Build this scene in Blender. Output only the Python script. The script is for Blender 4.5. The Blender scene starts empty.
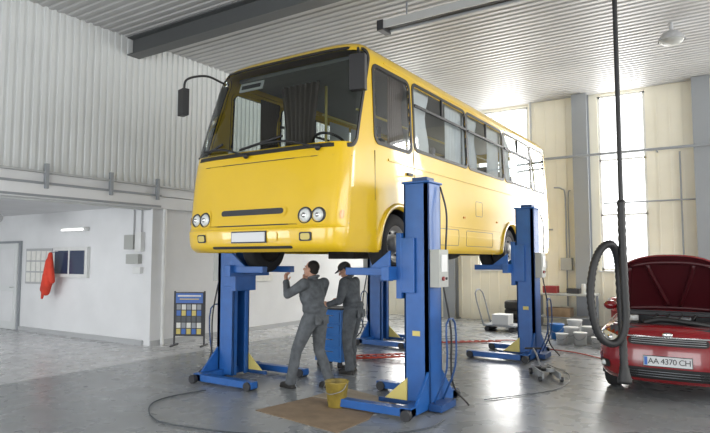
import bpy, math, random
from mathutils import Vector, Matrix
random.seed(4)
scene=bpy.context.scene
scene.view_settings.view_transform='Standard'
scene.view_settings.look='None'
pi=math.pi
# ------------------------------------------------ materials
def mat(name,col,rough=0.5,metal=0.0,var=0.0,vscale=4.0,bump=0.0,bscale=60.0,coat=0.0,emit=None,estr=0.0):
    m=bpy.data.materials.new(name); m.use_nodes=True
    nt=m.node_tree; b=nt.nodes['Principled BSDF']
    b.inputs['Base Color'].default_value=(*col,1); b.inputs['Roughness'].default_value=rough
    b.inputs['Metallic'].default_value=metal
    if coat: b.inputs['Coat Weight'].default_value=coat; b.inputs['Coat Roughness'].default_value=0.04
    if emit: b.inputs['Emission Color'].default_value=(*emit,1); b.inputs['Emission Strength'].default_value=estr
    tc=nt.nodes.new('ShaderNodeTexCoord')
    if var>0:
        n=nt.nodes.new('ShaderNodeTexNoise'); n.inputs['Scale'].default_value=vscale; n.inputs['Detail'].default_value=6
        nt.links.new(tc.outputs['Object'],n.inputs['Vector'])
        r=nt.nodes.new('ShaderNodeMapRange'); r.inputs['From Min'].default_value=.3; r.inputs['From Max'].default_value=.7
        r.inputs['To Min'].default_value=1-var; r.inputs['To Max'].default_value=1+var*.5
        nt.links.new(n.outputs['Fac'],r.inputs['Value'])
        mx=nt.nodes.new('ShaderNodeMix'); mx.data_type='RGBA'; mx.blend_type='MULTIPLY'; mx.inputs[0].default_value=1
        mx.inputs[6].default_value=(*col,1); nt.links.new(r.outputs['Result'],mx.inputs[7])
        nt.links.new(mx.outputs[2],b.inputs['Base Color'])
    if bump>0:
        n2=nt.nodes.new('ShaderNodeTexNoise'); n2.inputs['Scale'].default_value=bscale
        nt.links.new(tc.outputs['Object'],n2.inputs['Vector'])
        bp=nt.nodes.new('ShaderNodeBump'); bp.inputs['Strength'].default_value=bump; bp.inputs['Distance'].default_value=.02
        nt.links.new(n2.outputs['Fac'],bp.inputs['Height']); nt.links.new(bp.outputs['Normal'],b.inputs['Normal'])
    return m
def glassmat(name,tint,refl=1.0):
    m=bpy.data.materials.new(name); m.use_nodes=True; nt=m.node_tree
    for n in list(nt.nodes): nt.nodes.remove(n)
    o=nt.nodes.new('ShaderNodeOutputMaterial'); t=nt.nodes.new('ShaderNodeBsdfTransparent'); t.inputs[0].default_value=(*tint,1)
    g=nt.nodes.new('ShaderNodeBsdfGlossy'); g.inputs['Roughness'].default_value=.02
    f=nt.nodes.new('ShaderNodeFresnel'); f.inputs[0].default_value=1.65
    mx=nt.nodes.new('ShaderNodeMixShader'); nt.links.new(f.outputs[0],mx.inputs[0]); nt.links.new(t.outputs[0],mx.inputs[1]); nt.links.new(g.outputs[0],mx.inputs[2])
    nt.links.new(mx.outputs[0],o.inputs[0]); return m
M={}
M['yellow']=mat('bus_yellow_paint',(.70,.455,.010),.28,coat=.7,var=.04,vscale=2)
M['black']=mat('black_rubber',(.012,.012,.013),.5)
M['dark']=mat('dark_plastic',(.025,.026,.03),.55)
M['under']=mat('underbody_metal',(.05,.045,.04),.7,.3,var=.3,vscale=9)
M['glass']=glassmat('bus_glass',(.92,.95,.96))
M['glassd']=glassmat('bus_windshield_glass',(.74,.80,.77))
M['curtain']=mat('curtain_cloth',(.66,.69,.70),.9,var=.1)
M['curtaind']=mat('dark_curtain_cloth',(.075,.058,.048),.9,var=.1)
M['seat']=mat('seat_cloth',(.16,.17,.20),.9)
M['interior']=mat('interior_panel',(.26,.27,.26),.8)
M['dash']=mat('dashboard_plastic',(.07,.075,.075),.6)
M['chrome']=mat('chrome',(.75,.75,.75),.12,1)
M['lens']=mat('lamp_lens',(.62,.64,.62),.08,coat=1)
M['amber']=mat('amber_lens',(.75,.28,.03),.15,coat=1)
M['whitep']=mat('white_plate',(.60,.61,.62),.4)
M['tyre']=mat('tyre_rubber',(.02,.02,.021),.8,bump=.3)
M['rim']=mat('steel_rim',(.35,.35,.34),.45,.6,var=.2)
M['blue']=mat('lift_blue_paint',(.016,.105,.36),.38,var=.15,vscale=5)
M['blued']=mat('lift_dark_blue',(.010,.06,.20),.45,var=.2)
M['gyellow']=mat('yellow_safety_paint',(.62,.52,.16),.5)
M['greybox']=mat('control_box_grey',(.36,.37,.35),.5)
M['white']=mat('white_plaster',(.68,.69,.70),.75,var=.06,vscale=1.5)
M['whitecor']=mat('white_corrugated_sheet',(.60,.62,.62),.45,var=.05,vscale=1)
M['ceil']=mat('ceiling_sheet',(.43,.43,.43),.5,var=.06,vscale=1)
M['beam']=mat('beam_grey_paint',(.085,.09,.092),.5)
M['steel']=mat('grey_steel_paint',(.27,.29,.31),.5)
M['railg']=mat('rail_light_grey',(.42,.43,.43),.5)
M['beige']=mat('beige_wall_panel',(.80,.77,.65),.6,var=.08,vscale=1)
M['grey']=mat('grey_plastic',(.4,.41,.42),.5)
M['coverall']=mat('grey_coverall',(.105,.115,.125),.9,var=.35,vscale=12,bump=.7,bscale=18)
M['coverall2']=mat('grey_work_jacket',(.085,.095,.105),.9,var=.35,vscale=12,bump=.7,bscale=18)
M['skin']=mat('skin',(.52,.29,.20),.55,var=.08,vscale=20)
M['hair']=mat('dark_hair',(.02,.016,.012),.75,bump=.6,bscale=200)
M['cap']=mat('cap_cloth',(.055,.055,.06),.85)
M['shoe']=mat('shoe_leather',(.02,.018,.016),.55)
M['eye']=mat('eye_white',(.8,.8,.78),.2)
M['lip']=mat('lips',(.35,.13,.1),.5)
M['carred']=mat('car_red_paint',(.21,.005,.009),.25,coat=.8)
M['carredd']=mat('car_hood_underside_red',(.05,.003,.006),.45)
M['cglass']=mat('car_dark_glass',(.02,.025,.03),.05,coat=1)
M['cardboard']=mat('cardboard',(.29,.21,.135),.85,var=.25,vscale=5)
M['cardboard2']=mat('cardboard_light',(.42,.35,.26),.85,var=.2,vscale=5)
M['bucket']=mat('bucket_yellow',(.30,.22,.04),.5,var=.4,vscale=8)
M['oil']=mat('bucket_oil',(.02,.015,.01),.2)
M['redhose']=mat('red_hose',(.50,.06,.03),.5)
M['redcloth']=mat('red_cloth',(.60,.05,.025),.85,var=.2,bump=.5,bscale=20)
M['brightblue']=mat('tool_cabinet_blue',(.03,.17,.50),.4,var=.1)
M['pblue']=mat('poster_blue',(.03,.12,.42),.4)
M['pyel']=mat('poster_yellow',(.55,.45,.12),.4)
M['pdark']=mat('poster_dark',(.05,.06,.07),.4)
M['plastwhite']=mat('white_plastic',(.66,.67,.66),.4,var=.1)
M['paper']=mat('paper',(.70,.70,.66),.7,var=.1,vscale=8)
M['tube']=mat('fluorescent_tube',(.9,.9,.9),.4,emit=(1,1,1),estr=2.0)
M['darkblue']=mat('dark_blue_pane',(.03,.045,.09),.15)
M['doorw']=mat('door_white',(.62,.64,.64),.5)
M['dred']=mat('dark_red_enamel',(.25,.02,.02),.5)
M['green']=mat('green_bottle',(.05,.25,.10),.4)
# ------------------------------------------------ mesh builder
class MB:
    def __init__(s): s.v=[];s.f=[];s.m=[];s.sm=[];s.mats=[]
    def mi(s,m):
        if isinstance(m,str): m=M[m]
        if m not in s.mats: s.mats.append(m)
        return s.mats.index(m)
    def add(s,vs,fs,m,smooth=False):
        o=len(s.v); s.v+= [tuple(p) for p in vs]; k=s.mi(m)
        for f in fs: s.f.append([i+o for i in f]); s.m.append(k); s.sm.append(smooth)
    def box(s,c,d,m,R=None,taper=1.0):
        c=Vector(c); vs=[]
        for z in (-1,1):
            t=taper if z>0 else 1
            for y in (-1,1):
                for x in (-1,1):
                    p=Vector((x*d[0]/2*t,y*d[1]/2*t,z*d[2]/2))
                    if R: p=R@p
                    vs.append(c+p)
        s.add(vs,[(0,2,3,1),(4,5,7,6),(0,1,5,4),(2,6,7,3),(0,4,6,2),(1,3,7,5)],m)
    def bb(s,x0,x1,y0,y1,z0,z1,m): s.box(((x0+x1)/2,(y0+y1)/2,(z0+z1)/2),(x1-x0,y1-y0,z1-z0),m)
    def frame(s,p0,p1):
        a=(Vector(p1)-Vector(p0)).normalized(); h=Vector((0,0,1)) if abs(a.z)<.9 else Vector((1,0,0))
        u=a.cross(h).normalized(); w=a.cross(u); return a,u,w
    def cyl(s,p0,p1,r0,m,r1=None,n=20,caps=True,smooth=True):
        if r1 is None: r1=r0
        p0=Vector(p0);p1=Vector(p1);a,u,w=s.frame(p0,p1);vs=[]
        for p,r in((p0,r0),(p1,r1)):
            for i in range(n):
                t=2*pi*i/n; vs.append(p+u*(r*math.cos(t))+w*(r*math.sin(t)))
        s.add(vs,[(i,(i+1)%n,n+(i+1)%n,n+i) for i in range(n)],m,smooth)
        if caps: s.add(vs[:n],[tuple(range(n))[::-1]],m); s.add(vs[n:],[tuple(range(n))],m)
    def lathe(s,p,axis,prof,m,n=28):
        p=Vector(p);a,u,w=s.frame(p,p+Vector(axis));vs=[]
        for h,r in prof:
            for i in range(n):
                t=2*pi*i/n; vs.append(p+a*h+u*(r*math.cos(t))+w*(r*math.sin(t)))
        fs=[]
        for k in range(len(prof)-1):
            for i in range(n): fs.append((k*n+i,k*n+(i+1)%n,(k+1)*n+(i+1)%n,(k+1)*n+i))
        s.add(vs,fs,m,True)
    def ell(s,c,r,m,nu=20,nv=12,R=None):
        c=Vector(c);vs=[];fs=[]
        for j in range(nv+1):
            ph=pi*j/nv
            for i in range(nu):
                t=2*pi*i/nu; p=Vector((r[0]*math.sin(ph)*math.cos(t),r[1]*math.sin(ph)*math.sin(t),r[2]*math.cos(ph)))
                if R: p=R@p
                vs.append(c+p)
        for j in range(nv):
            for i in range(nu): fs.append((j*nu+i,(j+1)*nu+i,(j+1)*nu+(i+1)%nu,j*nu+(i+1)%nu))
        s.add(vs,fs,m,True)
    def caps(s,p0,p1,r0,r1,m):
        s.cyl(p0,p1,r0,m,r1,n=14); s.ell(p0,(r0,)*3,m,14,8); s.ell(p1,(r1,)*3,m,14,8)
    def tube(s,pts,r,m,n=10,res=8,ribs=0):
        P=[Vector(p) for p in pts]; Q=[]
        if res>1:
            E=[P[0]*2-P[1]]+P+[P[-1]*2-P[-2]]
            for i in range(1,len(E)-2):
                for k in range(res):
                    t=k/res;a,b,c,d=E[i-1],E[i],E[i+1],E[i+2]
                    Q.append(.5*((2*b)+(c-a)*t+(2*a-5*b+4*c-d)*t*t+(3*b-a-3*c+d)*t**3))
            Q.append(P[-1])
        else: Q=P
        vs=[];fs=[];u=None
        for i,q in enumerate(Q):
            a=(Q[min(i+1,len(Q)-1)]-Q[max(i-1,0)]).normalized()
            if u is None:
                h=Vector((0,0,1)) if abs(a.z)<.9 else Vector((1,0,0)); u=a.cross(h).normalized()
            else: u=(u-a*u.dot(a)).normalized()
            w=a.cross(u); rr=r*(1+(.18 if (ribs and i%2) else 0))
            for k in range(n):
                t=2*pi*k/n; vs.append(q+u*rr*math.cos(t)+w*rr*math.sin(t))
        for i in range(len(Q)-1):
            for k in range(n): fs.append((i*n+k,i*n+(k+1)%n,(i+1)*n+(k+1)%n,(i+1)*n+k))
        fs.append(tuple(range(n))[::-1]); fs.append(tuple(range((len(Q)-1)*n,len(Q)*n)))
        s.add(vs,fs,m,True)
    def obj(s,name,parent=None,bevel=0,loc=None,rot=None):
        me=bpy.data.meshes.new(name); me.from_pydata(s.v,[],s.f)
        for m in s.mats: me.materials.append(m)
        me.polygons.foreach_set('material_index',s.m); me.polygons.foreach_set('use_smooth',s.sm); me.update()
        o=bpy.data.objects.new(name,me); scene.collection.objects.link(o)
        if parent: o.parent=parent
        if loc: o.location=loc
        if rot: o.rotation_euler=rot
        if bevel:
            b=o.modifiers.new('bevel','BEVEL'); b.width=bevel; b.segments=2; b.limit_method='ANGLE'; b.angle_limit=.6
        return o
def empty(name,loc=(0,0,0),rz=0):
    e=bpy.data.objects.new(name,None); e.empty_display_size=.2; scene.collection.objects.link(e); e.location=loc; e.rotation_euler=(0,0,rz); return e
def remesh(mb,name,vox,sm,parent,material):
    o=mb.obj('tmp'); r=o.modifiers.new('r','REMESH'); r.mode='VOXEL'; r.voxel_size=vox; r.use_smooth_shade=True
    if sm: k=o.modifiers.new('s','SMOOTH'); k.factor=.5; k.iterations=sm
    dg=bpy.context.evaluated_depsgraph_get(); me=bpy.data.meshes.new_from_object(o.evaluated_get(dg))
    bpy.data.objects.remove(o); me.name=name; me.materials.clear(); me.materials.append(M[material])
    for p in me.polygons: p.use_smooth=True; p.material_index=0
    n=bpy.data.objects.new(name,me); scene.collection.objects.link(n); n.parent=parent; return n
# ------------------------------------------------ loft
class Loft:
    def __init__(s,cx,prof,Rf,Rr,nf,nr,wref,zs=None):
        s.cx=cx;s.p=prof;s.Rf=Rf;s.Rr=Rr;s.tf=s.tab(nf,wref,Rf);s.tr=s.tab(nr,wref,Rr);s.zs=zs
    def tab(s,n,a,b,N=400):
        pts=[];L=[0]
        for i in range(N+1):
            th=pi/2*i/N; pts.append((math.sin(th)**(2/n),math.cos(th)**(2/n)))
            if i: L.append(L[-1]+math.hypot((pts[-1][0]-pts[-2][0])*a,(pts[-1][1]-pts[-2][1])*b))
        out=[];k=0
        for j in range(201):
            t=L[-1]*j/200
            while k<N-1 and L[k+1]<t:k+=1
            f=(t-L[k])/max(1e-9,L[k+1]-L[k]); f=min(1,max(0,f))
            out.append((pts[k][0]*(1-f)+pts[k+1][0]*f,pts[k][1]*(1-f)+pts[k+1][1]*f))
        return out
    def look(s,tb,a):
        a=min(1,max(0,a))*200;k=min(199,int(a));f=a-k
        return tb[k][0]*(1-f)+tb[k+1][0]*f, tb[k][1]*(1-f)+tb[k+1][1]*f
    def P(s,t):
        n=len(s.p);t=min(n-1-1e-6,max(0,t));k=int(t);f=t-k
        a=s.p[max(0,k-1)];b=s.p[k];c=s.p[k+1];d=s.p[min(n-1,k+2)]
        return [.5*(2*B+(C-A)*f+(2*A-5*B+4*C-D)*f*f+(3*B-A-3*C+D)*f**3) for A,B,C,D in zip(a,b,c,d)]
    def tz(s,z):
        lo,hi=0,len(s.p)-1
        for _ in range(30):
            m=(lo+hi)/2
            if s.P(m)[0]<z: lo=m
            else: hi=m
        return lo
    def S(s,u,t):
        z,w,yf,yr=s.P(t); sg=1 if u>=0 else -1;a=abs(u);w=max(w,0)
        if a<=1: X,Y=s.look(s.tf,a); x=w*X;y=yf+s.Rf*(1-Y)
        elif a<=2: x=w;y=(yf+s.Rf)+(a-1)*((yr-s.Rr)-(yf+s.Rf))
        else: X,Y=s.look(s.tr,3-a); x=w*X;y=yr-s.Rr*(1-Y)
        if s.zs: z+=s.zs(y,z)
        return Vector((s.cx+sg*x,y,z))
    def fr(s,u,z): return s.S(u,s.tz(z))
    def side(s,sg):
        def f(y,z):
            t=s.tz(z);w=s.P(t)[1]; zz=z+(s.zs(y,z) if s.zs else 0); return Vector((s.cx+sg*w,y,zz))
        return f
    def body(s,mb,m,nt,nf,ns,nr,skip):
        us=[i/nf for i in range(nf)]+[1+i/ns for i in range(ns)]+[2+i/nr for i in range(nr)]
        full=us+[3]+[-x for x in reversed(us[1:])]
        N=len(full);T=len(s.p)-1;vs=[];fs=[]
        for j in range(nt+1):
            for u in full: vs.append(s.S(u,T*j/nt))
        for j in range(nt):
            for i in range(N):
                i2=(i+1)%N; u0=full[i];u1=full[i2]; um=(u0+u1)/2
                if abs(u0-u1)>2: um=-2.999
                q=(j*N+i,j*N+i2,(j+1)*N+i2,(j+1)*N+i)
                c=(vs[q[0]]+vs[q[1]]+vs[q[2]]+vs[q[3]])/4
                if skip and skip(um,c,s.P(T*(j+.5)/nt)[0]): continue
                fs.append(q)
        mb.add(vs,fs,m,True)
def rrpts(a0,a1,b0,b1,ra,rb,k=7):
    pts=[]
    for cx,cy,t0 in((a1-ra,b1-rb,0),(a0+ra,b1-rb,pi/2),(a0+ra,b0+rb,pi),(a1-ra,b0+rb,1.5*pi)):
        for i in range(k):
            t=t0+pi/2*i/(k-1); pts.append((cx+ra*math.cos(t),cy+rb*math.sin(t)))
    out=[]
    for i in range(len(pts)):
        p=pts[i];q=pts[(i+1)%len(pts)];out.append(p)
        if i%k==k-1:
            for j in range(1,12): out.append((p[0]+(q[0]-p[0])*j/12,p[1]+(q[1]-p[1])*j/12))
    return out
def inrr(a,b,a0,a1,b0,b1,ra,rb):
    if not(a0<a<a1 and b0<b<b1): return False
    dx=max(a0+ra-a,a-(a1-ra),0)/ra; dy=max(b0+rb-b,b-(b1-rb),0)/rb
    return dx*dx+dy*dy<=1
def onsurf(fn,a,b,off,out):
    p=fn(a,b)
    if off==0: return p
    e=.004; n=(fn(a+e,b)-fn(a-e,b)).cross(fn(a,b+e)-fn(a,b-e)).normalized()
    if n.dot(out(p))<0:n=-n
    return p+n*off
def patch(mb,fn,bd,m,off,out,rings=10):
    ca=sum(p[0] for p in bd)/len(bd);cb=sum(p[1] for p in bd)/len(bd);n=len(bd)
    vs=[onsurf(fn,ca,cb,off,out)];fs=[]
    for r in range(1,rings+1):
        k=r/rings
        for a,b in bd: vs.append(onsurf(fn,ca+(a-ca)*k,cb+(b-cb)*k,off,out))
    for i in range(n): fs.append((0,1+i,1+(i+1)%n))
    for r in range(rings-1):
        for i in range(n): fs.append((1+r*n+i,1+(r+1)*n+i,1+(r+1)*n+(i+1)%n,1+r*n+(i+1)%n))
    mb.add(vs,fs,m,True)
def annulus(mb,fn,bo,bi,m,off,out,inn=-.03):
    n=len(bo);vs=[onsurf(fn,a,b,-.01,out) for a,b in bo]+[onsurf(fn,a,b,off,out) for a,b in bo]+[onsurf(fn,a,b,off,out) for a,b in bi]+[onsurf(fn,a,b,inn,out) for a,b in bi]
    fs=[]
    for r in range(3):
        for i in range(n): fs.append((r*n+i,r*n+(i+1)%n,(r+1)*n+(i+1)%n,(r+1)*n+i))
    mb.add(vs,fs,m,False)
# ================================================= ROOM
ZC=6.15
b=MB(); b.bb(-17.2,7,-5.2,16.7,-.2,0,'white'); fl=b.obj('floor')
def floormat():
    m=bpy.data.materials.new('floor_grey_epoxy_and_tile'); m.use_nodes=True; nt=m.node_tree; N=nt.nodes; L=nt.links; B=N['Principled BSDF']
    tc=N.new('ShaderNodeTexCoord'); sep=N.new('ShaderNodeSeparateXYZ'); L.new(tc.outputs['Object'],sep.inputs[0])
    n=N.new('ShaderNodeTexNoise'); n.inputs['Scale'].default_value=.9;n.inputs['Detail'].default_value=8; L.new(tc.outputs['Object'],n.inputs['Vector'])
    cr=N.new('ShaderNodeValToRGB'); cr.color_ramp.elements[0].position=.3; cr.color_ramp.elements[0].color=(.225,.24,.25,1); cr.color_ramp.elements[1].position=.7; cr.color_ramp.elements[1].color=(.29,.305,.315,1)
    L.new(n.outputs['Fac'],cr.inputs[0])
    br=N.new('ShaderNodeTexBrick'); br.offset=0; br.inputs['Scale'].default_value=1; br.inputs['Brick Width'].default_value=.4; br.inputs['Row Height'].default_value=.4; br.inputs['Mortar Size'].default_value=.008
    br.inputs['Color1'].default_value=(.54,.55,.56,1); br.inputs['Color2'].default_value=(.48,.49,.50,1); br.inputs['Mortar'].default_value=(.26,.26,.26,1)  # pale tiles, lightened further to stand in for glare from the side bay
    L.new(tc.outputs['Object'],br.inputs['Vector'])
    lt=N.new('ShaderNodeMath'); lt.operation='LESS_THAN'; lt.inputs[1].default_value=-8.7; L.new(sep.outputs[0],lt.inputs[0])
    mx=N.new('ShaderNodeMix'); mx.data_type='RGBA'; L.new(lt.outputs[0],mx.inputs[0]); L.new(cr.outputs[0],mx.inputs[6]); L.new(br.outputs[0],mx.inputs[7])
    L.new(mx.outputs[2],B.inputs['Base Color'])
    n2=N.new('ShaderNodeTexNoise'); n2.inputs['Scale'].default_value=3; L.new(tc.outputs['Object'],n2.inputs['Vector'])
    mr=N.new('ShaderNodeMapRange'); mr.inputs['To Min'].default_value=.20; mr.inputs['To Max'].default_value=.36; L.new(n2.outputs['Fac'],mr.inputs['Value']); L.new(mr.outputs[0],B.inputs['Roughness'])
    return m
fl.data.materials.clear(); fl.data.materials.append(floormat())
b=MB(); vs=[];fs=[];y=-5.2;pts=[]
while y<16.7:
    pts+=[(y,ZC),(y+.08,ZC),(y+.10,ZC+.022),(y+.15,ZC+.022)]; y+=.17
for (yy,zz) in pts: vs+=[(-10.2,yy,zz),(7,yy,zz)]
fs=[(2*i,2*i+1,2*i+3,2*i+2) for i in range(len(pts)-1)]
b.add(vs,fs,'ceil'); b.bb(-10.3,7.1,-5.3,16.8,ZC+.1,ZC+.2,'ceil'); b.obj('ceiling')
b=MB(); y=-5.2;pts=[]
while y<16.5:
    pts+=[(y,-10.0),(y+.07,-10.0),(y+.085,-10.022),(y+.125,-10.022)]; y+=.14
vs=[]
for yy,xx in pts: vs+=[(xx,yy,3.2),(xx,yy,ZC+.05)]
b.add(vs,[(2*i,2*i+1,2*i+3,2*i+2) for i in range(len(pts)-1)],'whitecor')
b.bb(-10.25,-10.06,-5.2,16.5,2.75,ZC+.1,'whitecor')
b.bb(-10.2,-10.0,7.8,16.5,0,2.8,'white')
b.bb(-10.2,-10.0,-5.2,-3,0,2.8,'white')
b.obj('wall_left')
b=MB(); b.bb(-10.06,-9.88,-5.2,9.2,2.78,3.02,'white'); b.bb(-10.06,-9.93,-5.2,16.5,3.04,3.22,'white')
b.bb(-10.0,-9.86,-5.2,9.2,3.215,3.25,'railg'); b.obj('trim_1',bevel=.005)
b=MB(); b.bb(-9.92,-9.86,-5.2,7.9,3.02,3.06,'steel')
for yy in (3.2,4.35,5.5,6.74,7.8): b.bb(-9.9,-9.83,yy-.03,yy+.03,2.95,3.38,'steel')
b.bb(-9.9,-9.86,-5.2,7.9,2.80,2.84,'steel'); b.obj('trim_2')
b=MB(); b.bb(-17.2,-10.2,7.8,8.0,0,2.95,'white'); b.obj('wall_recess')
b=MB(); b.bb(-17.2,-17.0,-5.2,7.8,0,2.95,'white'); b.obj('wall_recess_end')
b=MB(); b.bb(-17.2,-10.2,-5.2,7.8,2.85,2.95,'white'); b.obj('ceiling_recess')
b=MB(); b.bb(-16.9,-10.2,7.76,7.8,0,.1,'grey'); b.bb(-10.0,-9.97,7.8,16.5,0,.1,'grey'); b.obj('baseboard_left')
b=MB(); b.bb(-15.98,-14.95,7.74,7.8,0,2.2,'steel'); b.bb(-15.92,-15.01,7.71,7.77,.01,2.14,'doorw')
b.bb(-15.8,-15.13,7.70,7.72,.2,.95,'white'); b.bb(-15.8,-15.13,7.70,7.72,1.1,2.0,'white'); b.cyl((-15.1,7.66,1.05),(-15.22,7.66,1.05),.012,'chrome'); b.cyl((-15.1,7.72,1.05),(-15.1,7.66,1.05),.012,'chrome')
b.obj('door_1',bevel=.004)
b=MB(); b.bb(-14.7,-13.55,7.76,7.795,1.15,2.0,'grey')
for i in range(5):
    for j in range(3): b.bb(-14.65+i*.22,-14.47+i*.22,7.75,7.765,1.2+j*.26,1.42+j*.26,'paper')
b.obj('notice_board')
b=MB(); b.bb(-13.45,-12.1,7.72,7.8,1.33,2.02,'plastwhite'); b.bb(-13.36,-12.19,7.71,7.73,1.41,1.94,'darkblue'); b.bb(-12.8,-12.75,7.70,7.74,1.38,1.98,'plastwhite'); b.obj('window_3',bevel=.004)
b=MB(); b.caps((-13.2,7.52,1.86),(-13.22,7.5,1.35),.05,.13,'redcloth'); b.caps((-13.25,7.5,1.7),(-13.42,7.5,1.05),.06,.07,'redcloth'); b.caps((-13.15,7.5,1.7),(-13.05,7.5,1.25),.06,.06,'redcloth'); b.caps((-13.35,7.5,1.3),(-13.45,7.5,.85),.07,.03,'redcloth'); b.caps((-13.22,7.5,1.35),(-13.3,7.5,1.0),.13,.09,'redcloth')
e=empty('red_jacket'); remesh(b,'jacket_cloth',.02,3,e,'redcloth')
b=MB(); b.cyl((-13.2,7.7,1.92),(-13.2,7.5,1.9),.012,'chrome'); b.obj('hook',e)
def fluo(name,c,L,ax,real=None):
    b=MB(); x,y,z=c; d=(L,.16,.07) if ax=='x' else (.16,L,.07)
    b.box((x,y,z+.04),d,'plastwhite')
    for o in(-.04,.04):
        if ax=='x': b.cyl((x-L/2+.03,y+o,z-.01),(x+L/2-.03,y+o,z-.01),.014,'tube',n=10)
        else: b.cyl((x+o,y-L/2+.03,z-.01),(x+o,y+L/2-.03,z-.01),.014,'tube',n=10)
    return b.obj(name)
b=MB(); b.box((-12.6,7.73,2.42),(.9,.12,.08),'plastwhite'); b.cyl((-13.0,7.65,2.41),(-12.2,7.65,2.41),.02,'tube'); b.obj('fluorescent_light')
fluo('fluorescent_light',(-13.5,3.5,2.77),1.3,'x'); fluo('fluorescent_light',(-12.2,5.5,2.77),1.3,'x')
b=MB(); b.cyl((-14.2,6.2,2.6),(-12.9,6.2,2.6),.10,'grey'); b.cyl((-14.1,6.2,2.6),(-14.1,6.2,2.85),.02,'steel');b.cyl((-13.0,6.2,2.6),(-13.0,6.2,2.85),.02,'steel'); b.obj('air_curtain_heater')
b=MB(); b.bb(-10.75,-10.45,7.68,7.8,1.95,2.25,'greybox'); b.bb(-10.42,-10.22,7.7,7.8,1.9,2.3,'plastwhite'); b.bb(-10.7,-10.3,7.7,7.8,1.65,1.85,'greybox'); b.bb(-10.5,-10.25,7.72,7.8,1.45,1.58,'plastwhite')
b.cyl((-10.55,7.77,2.25),(-10.55,7.77,2.84),.015,'grey'); b.cyl((-10.3,7.77,2.3),(-10.3,7.77,2.84),.015,'grey'); b.obj('electrical_box',bevel=.006)
b=MB(); b.cyl((-9.93,8.05,0),(-9.93,8.05,2.78),.04,'plastwhite'); b.obj('downpipe')
b=MB(); b.bb(-9.995,-9.97,10.6,11.5,1.2,1.8,'paper'); b.bb(-9.98,-9.965,10.65,11.45,1.6,1.75,'pblue'); b.obj('wall_poster')
YB=16.5
holes=[(-3.0,-1.85,1.45,6.08),(-6.4,-4.85,1.45,6.08),(-9.3,-8.3,1.45,6.08),(.9,2.0,1.45,6.08),(3.6,4.7,1.45,6.08)]
def wallx(name,y0,y1,x0,x1,z1,hs,m):
    b=MB(); xs=sorted({x0,x1,*[h[0] for h in hs],*[h[1] for h in hs]})
    for i in range(len(xs)-1):
        xm=(xs[i]+xs[i+1])/2; h=[q for q in hs if q[0]<xm<q[1]]
        if not h: b.bb(xs[i],xs[i+1],y0,y1,0,z1,m)
        else:
            b.bb(xs[i],xs[i+1],y0,y1,0,h[0][2],m); b.bb(xs[i],xs[i+1],y0,y1,h[0][3],z1,m)
    return b
b=wallx('w',YB,YB+.2,-10.2,7,ZC+.1,holes,'beige')
x=-10
while x<7:
    h=[q for q in holes if q[0]-.03<x<q[1]+.03]
    if not h: b.bb(x-.02,x+.02,YB-.02,YB,0,ZC,'beige')
    else: b.bb(x-.02,x+.02,YB-.02,YB,0,h[0][2],'beige')
    x+=.28
b.obj('wall_back')
k=1
for h in holes:
    b=MB(); x0,x1,z0,z1=h
    for xx in(x0+.03,x1-.03): b.bb(xx-.03,xx+.03,YB+.04,YB+.12,z0,z1,'plastwhite')
    for zz in(z0+.03,z0+1.45,z0+2.9,z1-.03): b.bb(x0,x1,YB+.04,YB+.12,zz-.025,zz+.025,'plastwhite')
    b.bb(x0+.45,x0+.49,YB+.05,YB+.11,z0,z1,'plastwhite')
    b.bb(x0-.05,x1+.05,YB-.1,YB+.05,z0-.04,z0,'plastwhite')
    nm='window_%d'%(k if k<3 else k+1); k+=1; b.obj(nm)
for nm,xx in(('a',-3.4),('b',-.6),('c',-7.2),('d',2.7)):
    b=MB(); b.bb(xx-.19,xx+.19,YB-.32,YB-.29,0,ZC,'steel'); b.bb(xx-.19,xx+.19,YB-.055,YB-.025,0,ZC,'steel'); b.bb(xx-.02,xx+.02,YB-.3,YB-.05,0,ZC,'steel'); b.bb(xx-.25,xx+.25,YB-.38,YB-.03,0,.03,'steel')
    b.obj('steel_column')
b=MB()
b.cyl((-5,YB-.45,4.45),(6.8,YB-.45,4.45),.035,'steel'); b.cyl((-2.9,YB-.12,3.2),(-.8,YB-.12,3.2),.02,'steel')
b.cyl((-5.0,YB-.12,2.55),(-4.2,YB-.12,2.55),.022,'steel'); b.cyl((-5.0,YB-.12,2.55),(-5.0,YB-.12,.3),.022,'steel')
for xx in(-4.6,-1.6,1.2): b.cyl((xx,YB-.45,4.45),(xx,YB-.02,4.45),.02,'steel')
b.cyl((-4.75,YB-.1,ZC),(-4.75,YB-.1,1.2),.03,'railg'); b.cyl((-1.1,YB-.1,4.4),(-1.1,YB-.1,.6),.022,'steel')
b.obj('wall_pipe')
b=MB(); b.bb(-4.0,-3.72,YB-.18,YB-.03,1.45,1.78,'greybox'); b.bb(-4.6,-4.4,YB-.12,YB-.03,1.5,1.7,'plastwhite')
b.tube([(-3.86,YB-.1,1.75),(-3.86,YB-.1,3.4),(-3.95,YB-.1,3.65),(-4.15,YB-.1,3.7)],.02,'steel'); b.tube([(-3.78,YB-.1,1.75),(-3.78,YB-.1,3.4),(-3.72,YB-.1,3.6)],.015,'steel'); b.tube([(-3.86,YB-.1,1.5),(-3.86,YB-.1,.5)],.02,'steel',res=2)
b.obj('junction_box',bevel=.005)
b=MB(); b.bb(7,7.2,-5.2,16.7,0,1.2,'beige'); b.bb(7,7.2,-5.2,16.7,5.2,ZC+.1,'beige')
for yy in(-5.2,-1.8,2.6,7.0,11.4,15.8): b.bb(7,7.2,yy,yy+.9,1.2,5.2,'beige')
b.obj('wall_right')
b=MB(); 
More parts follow.
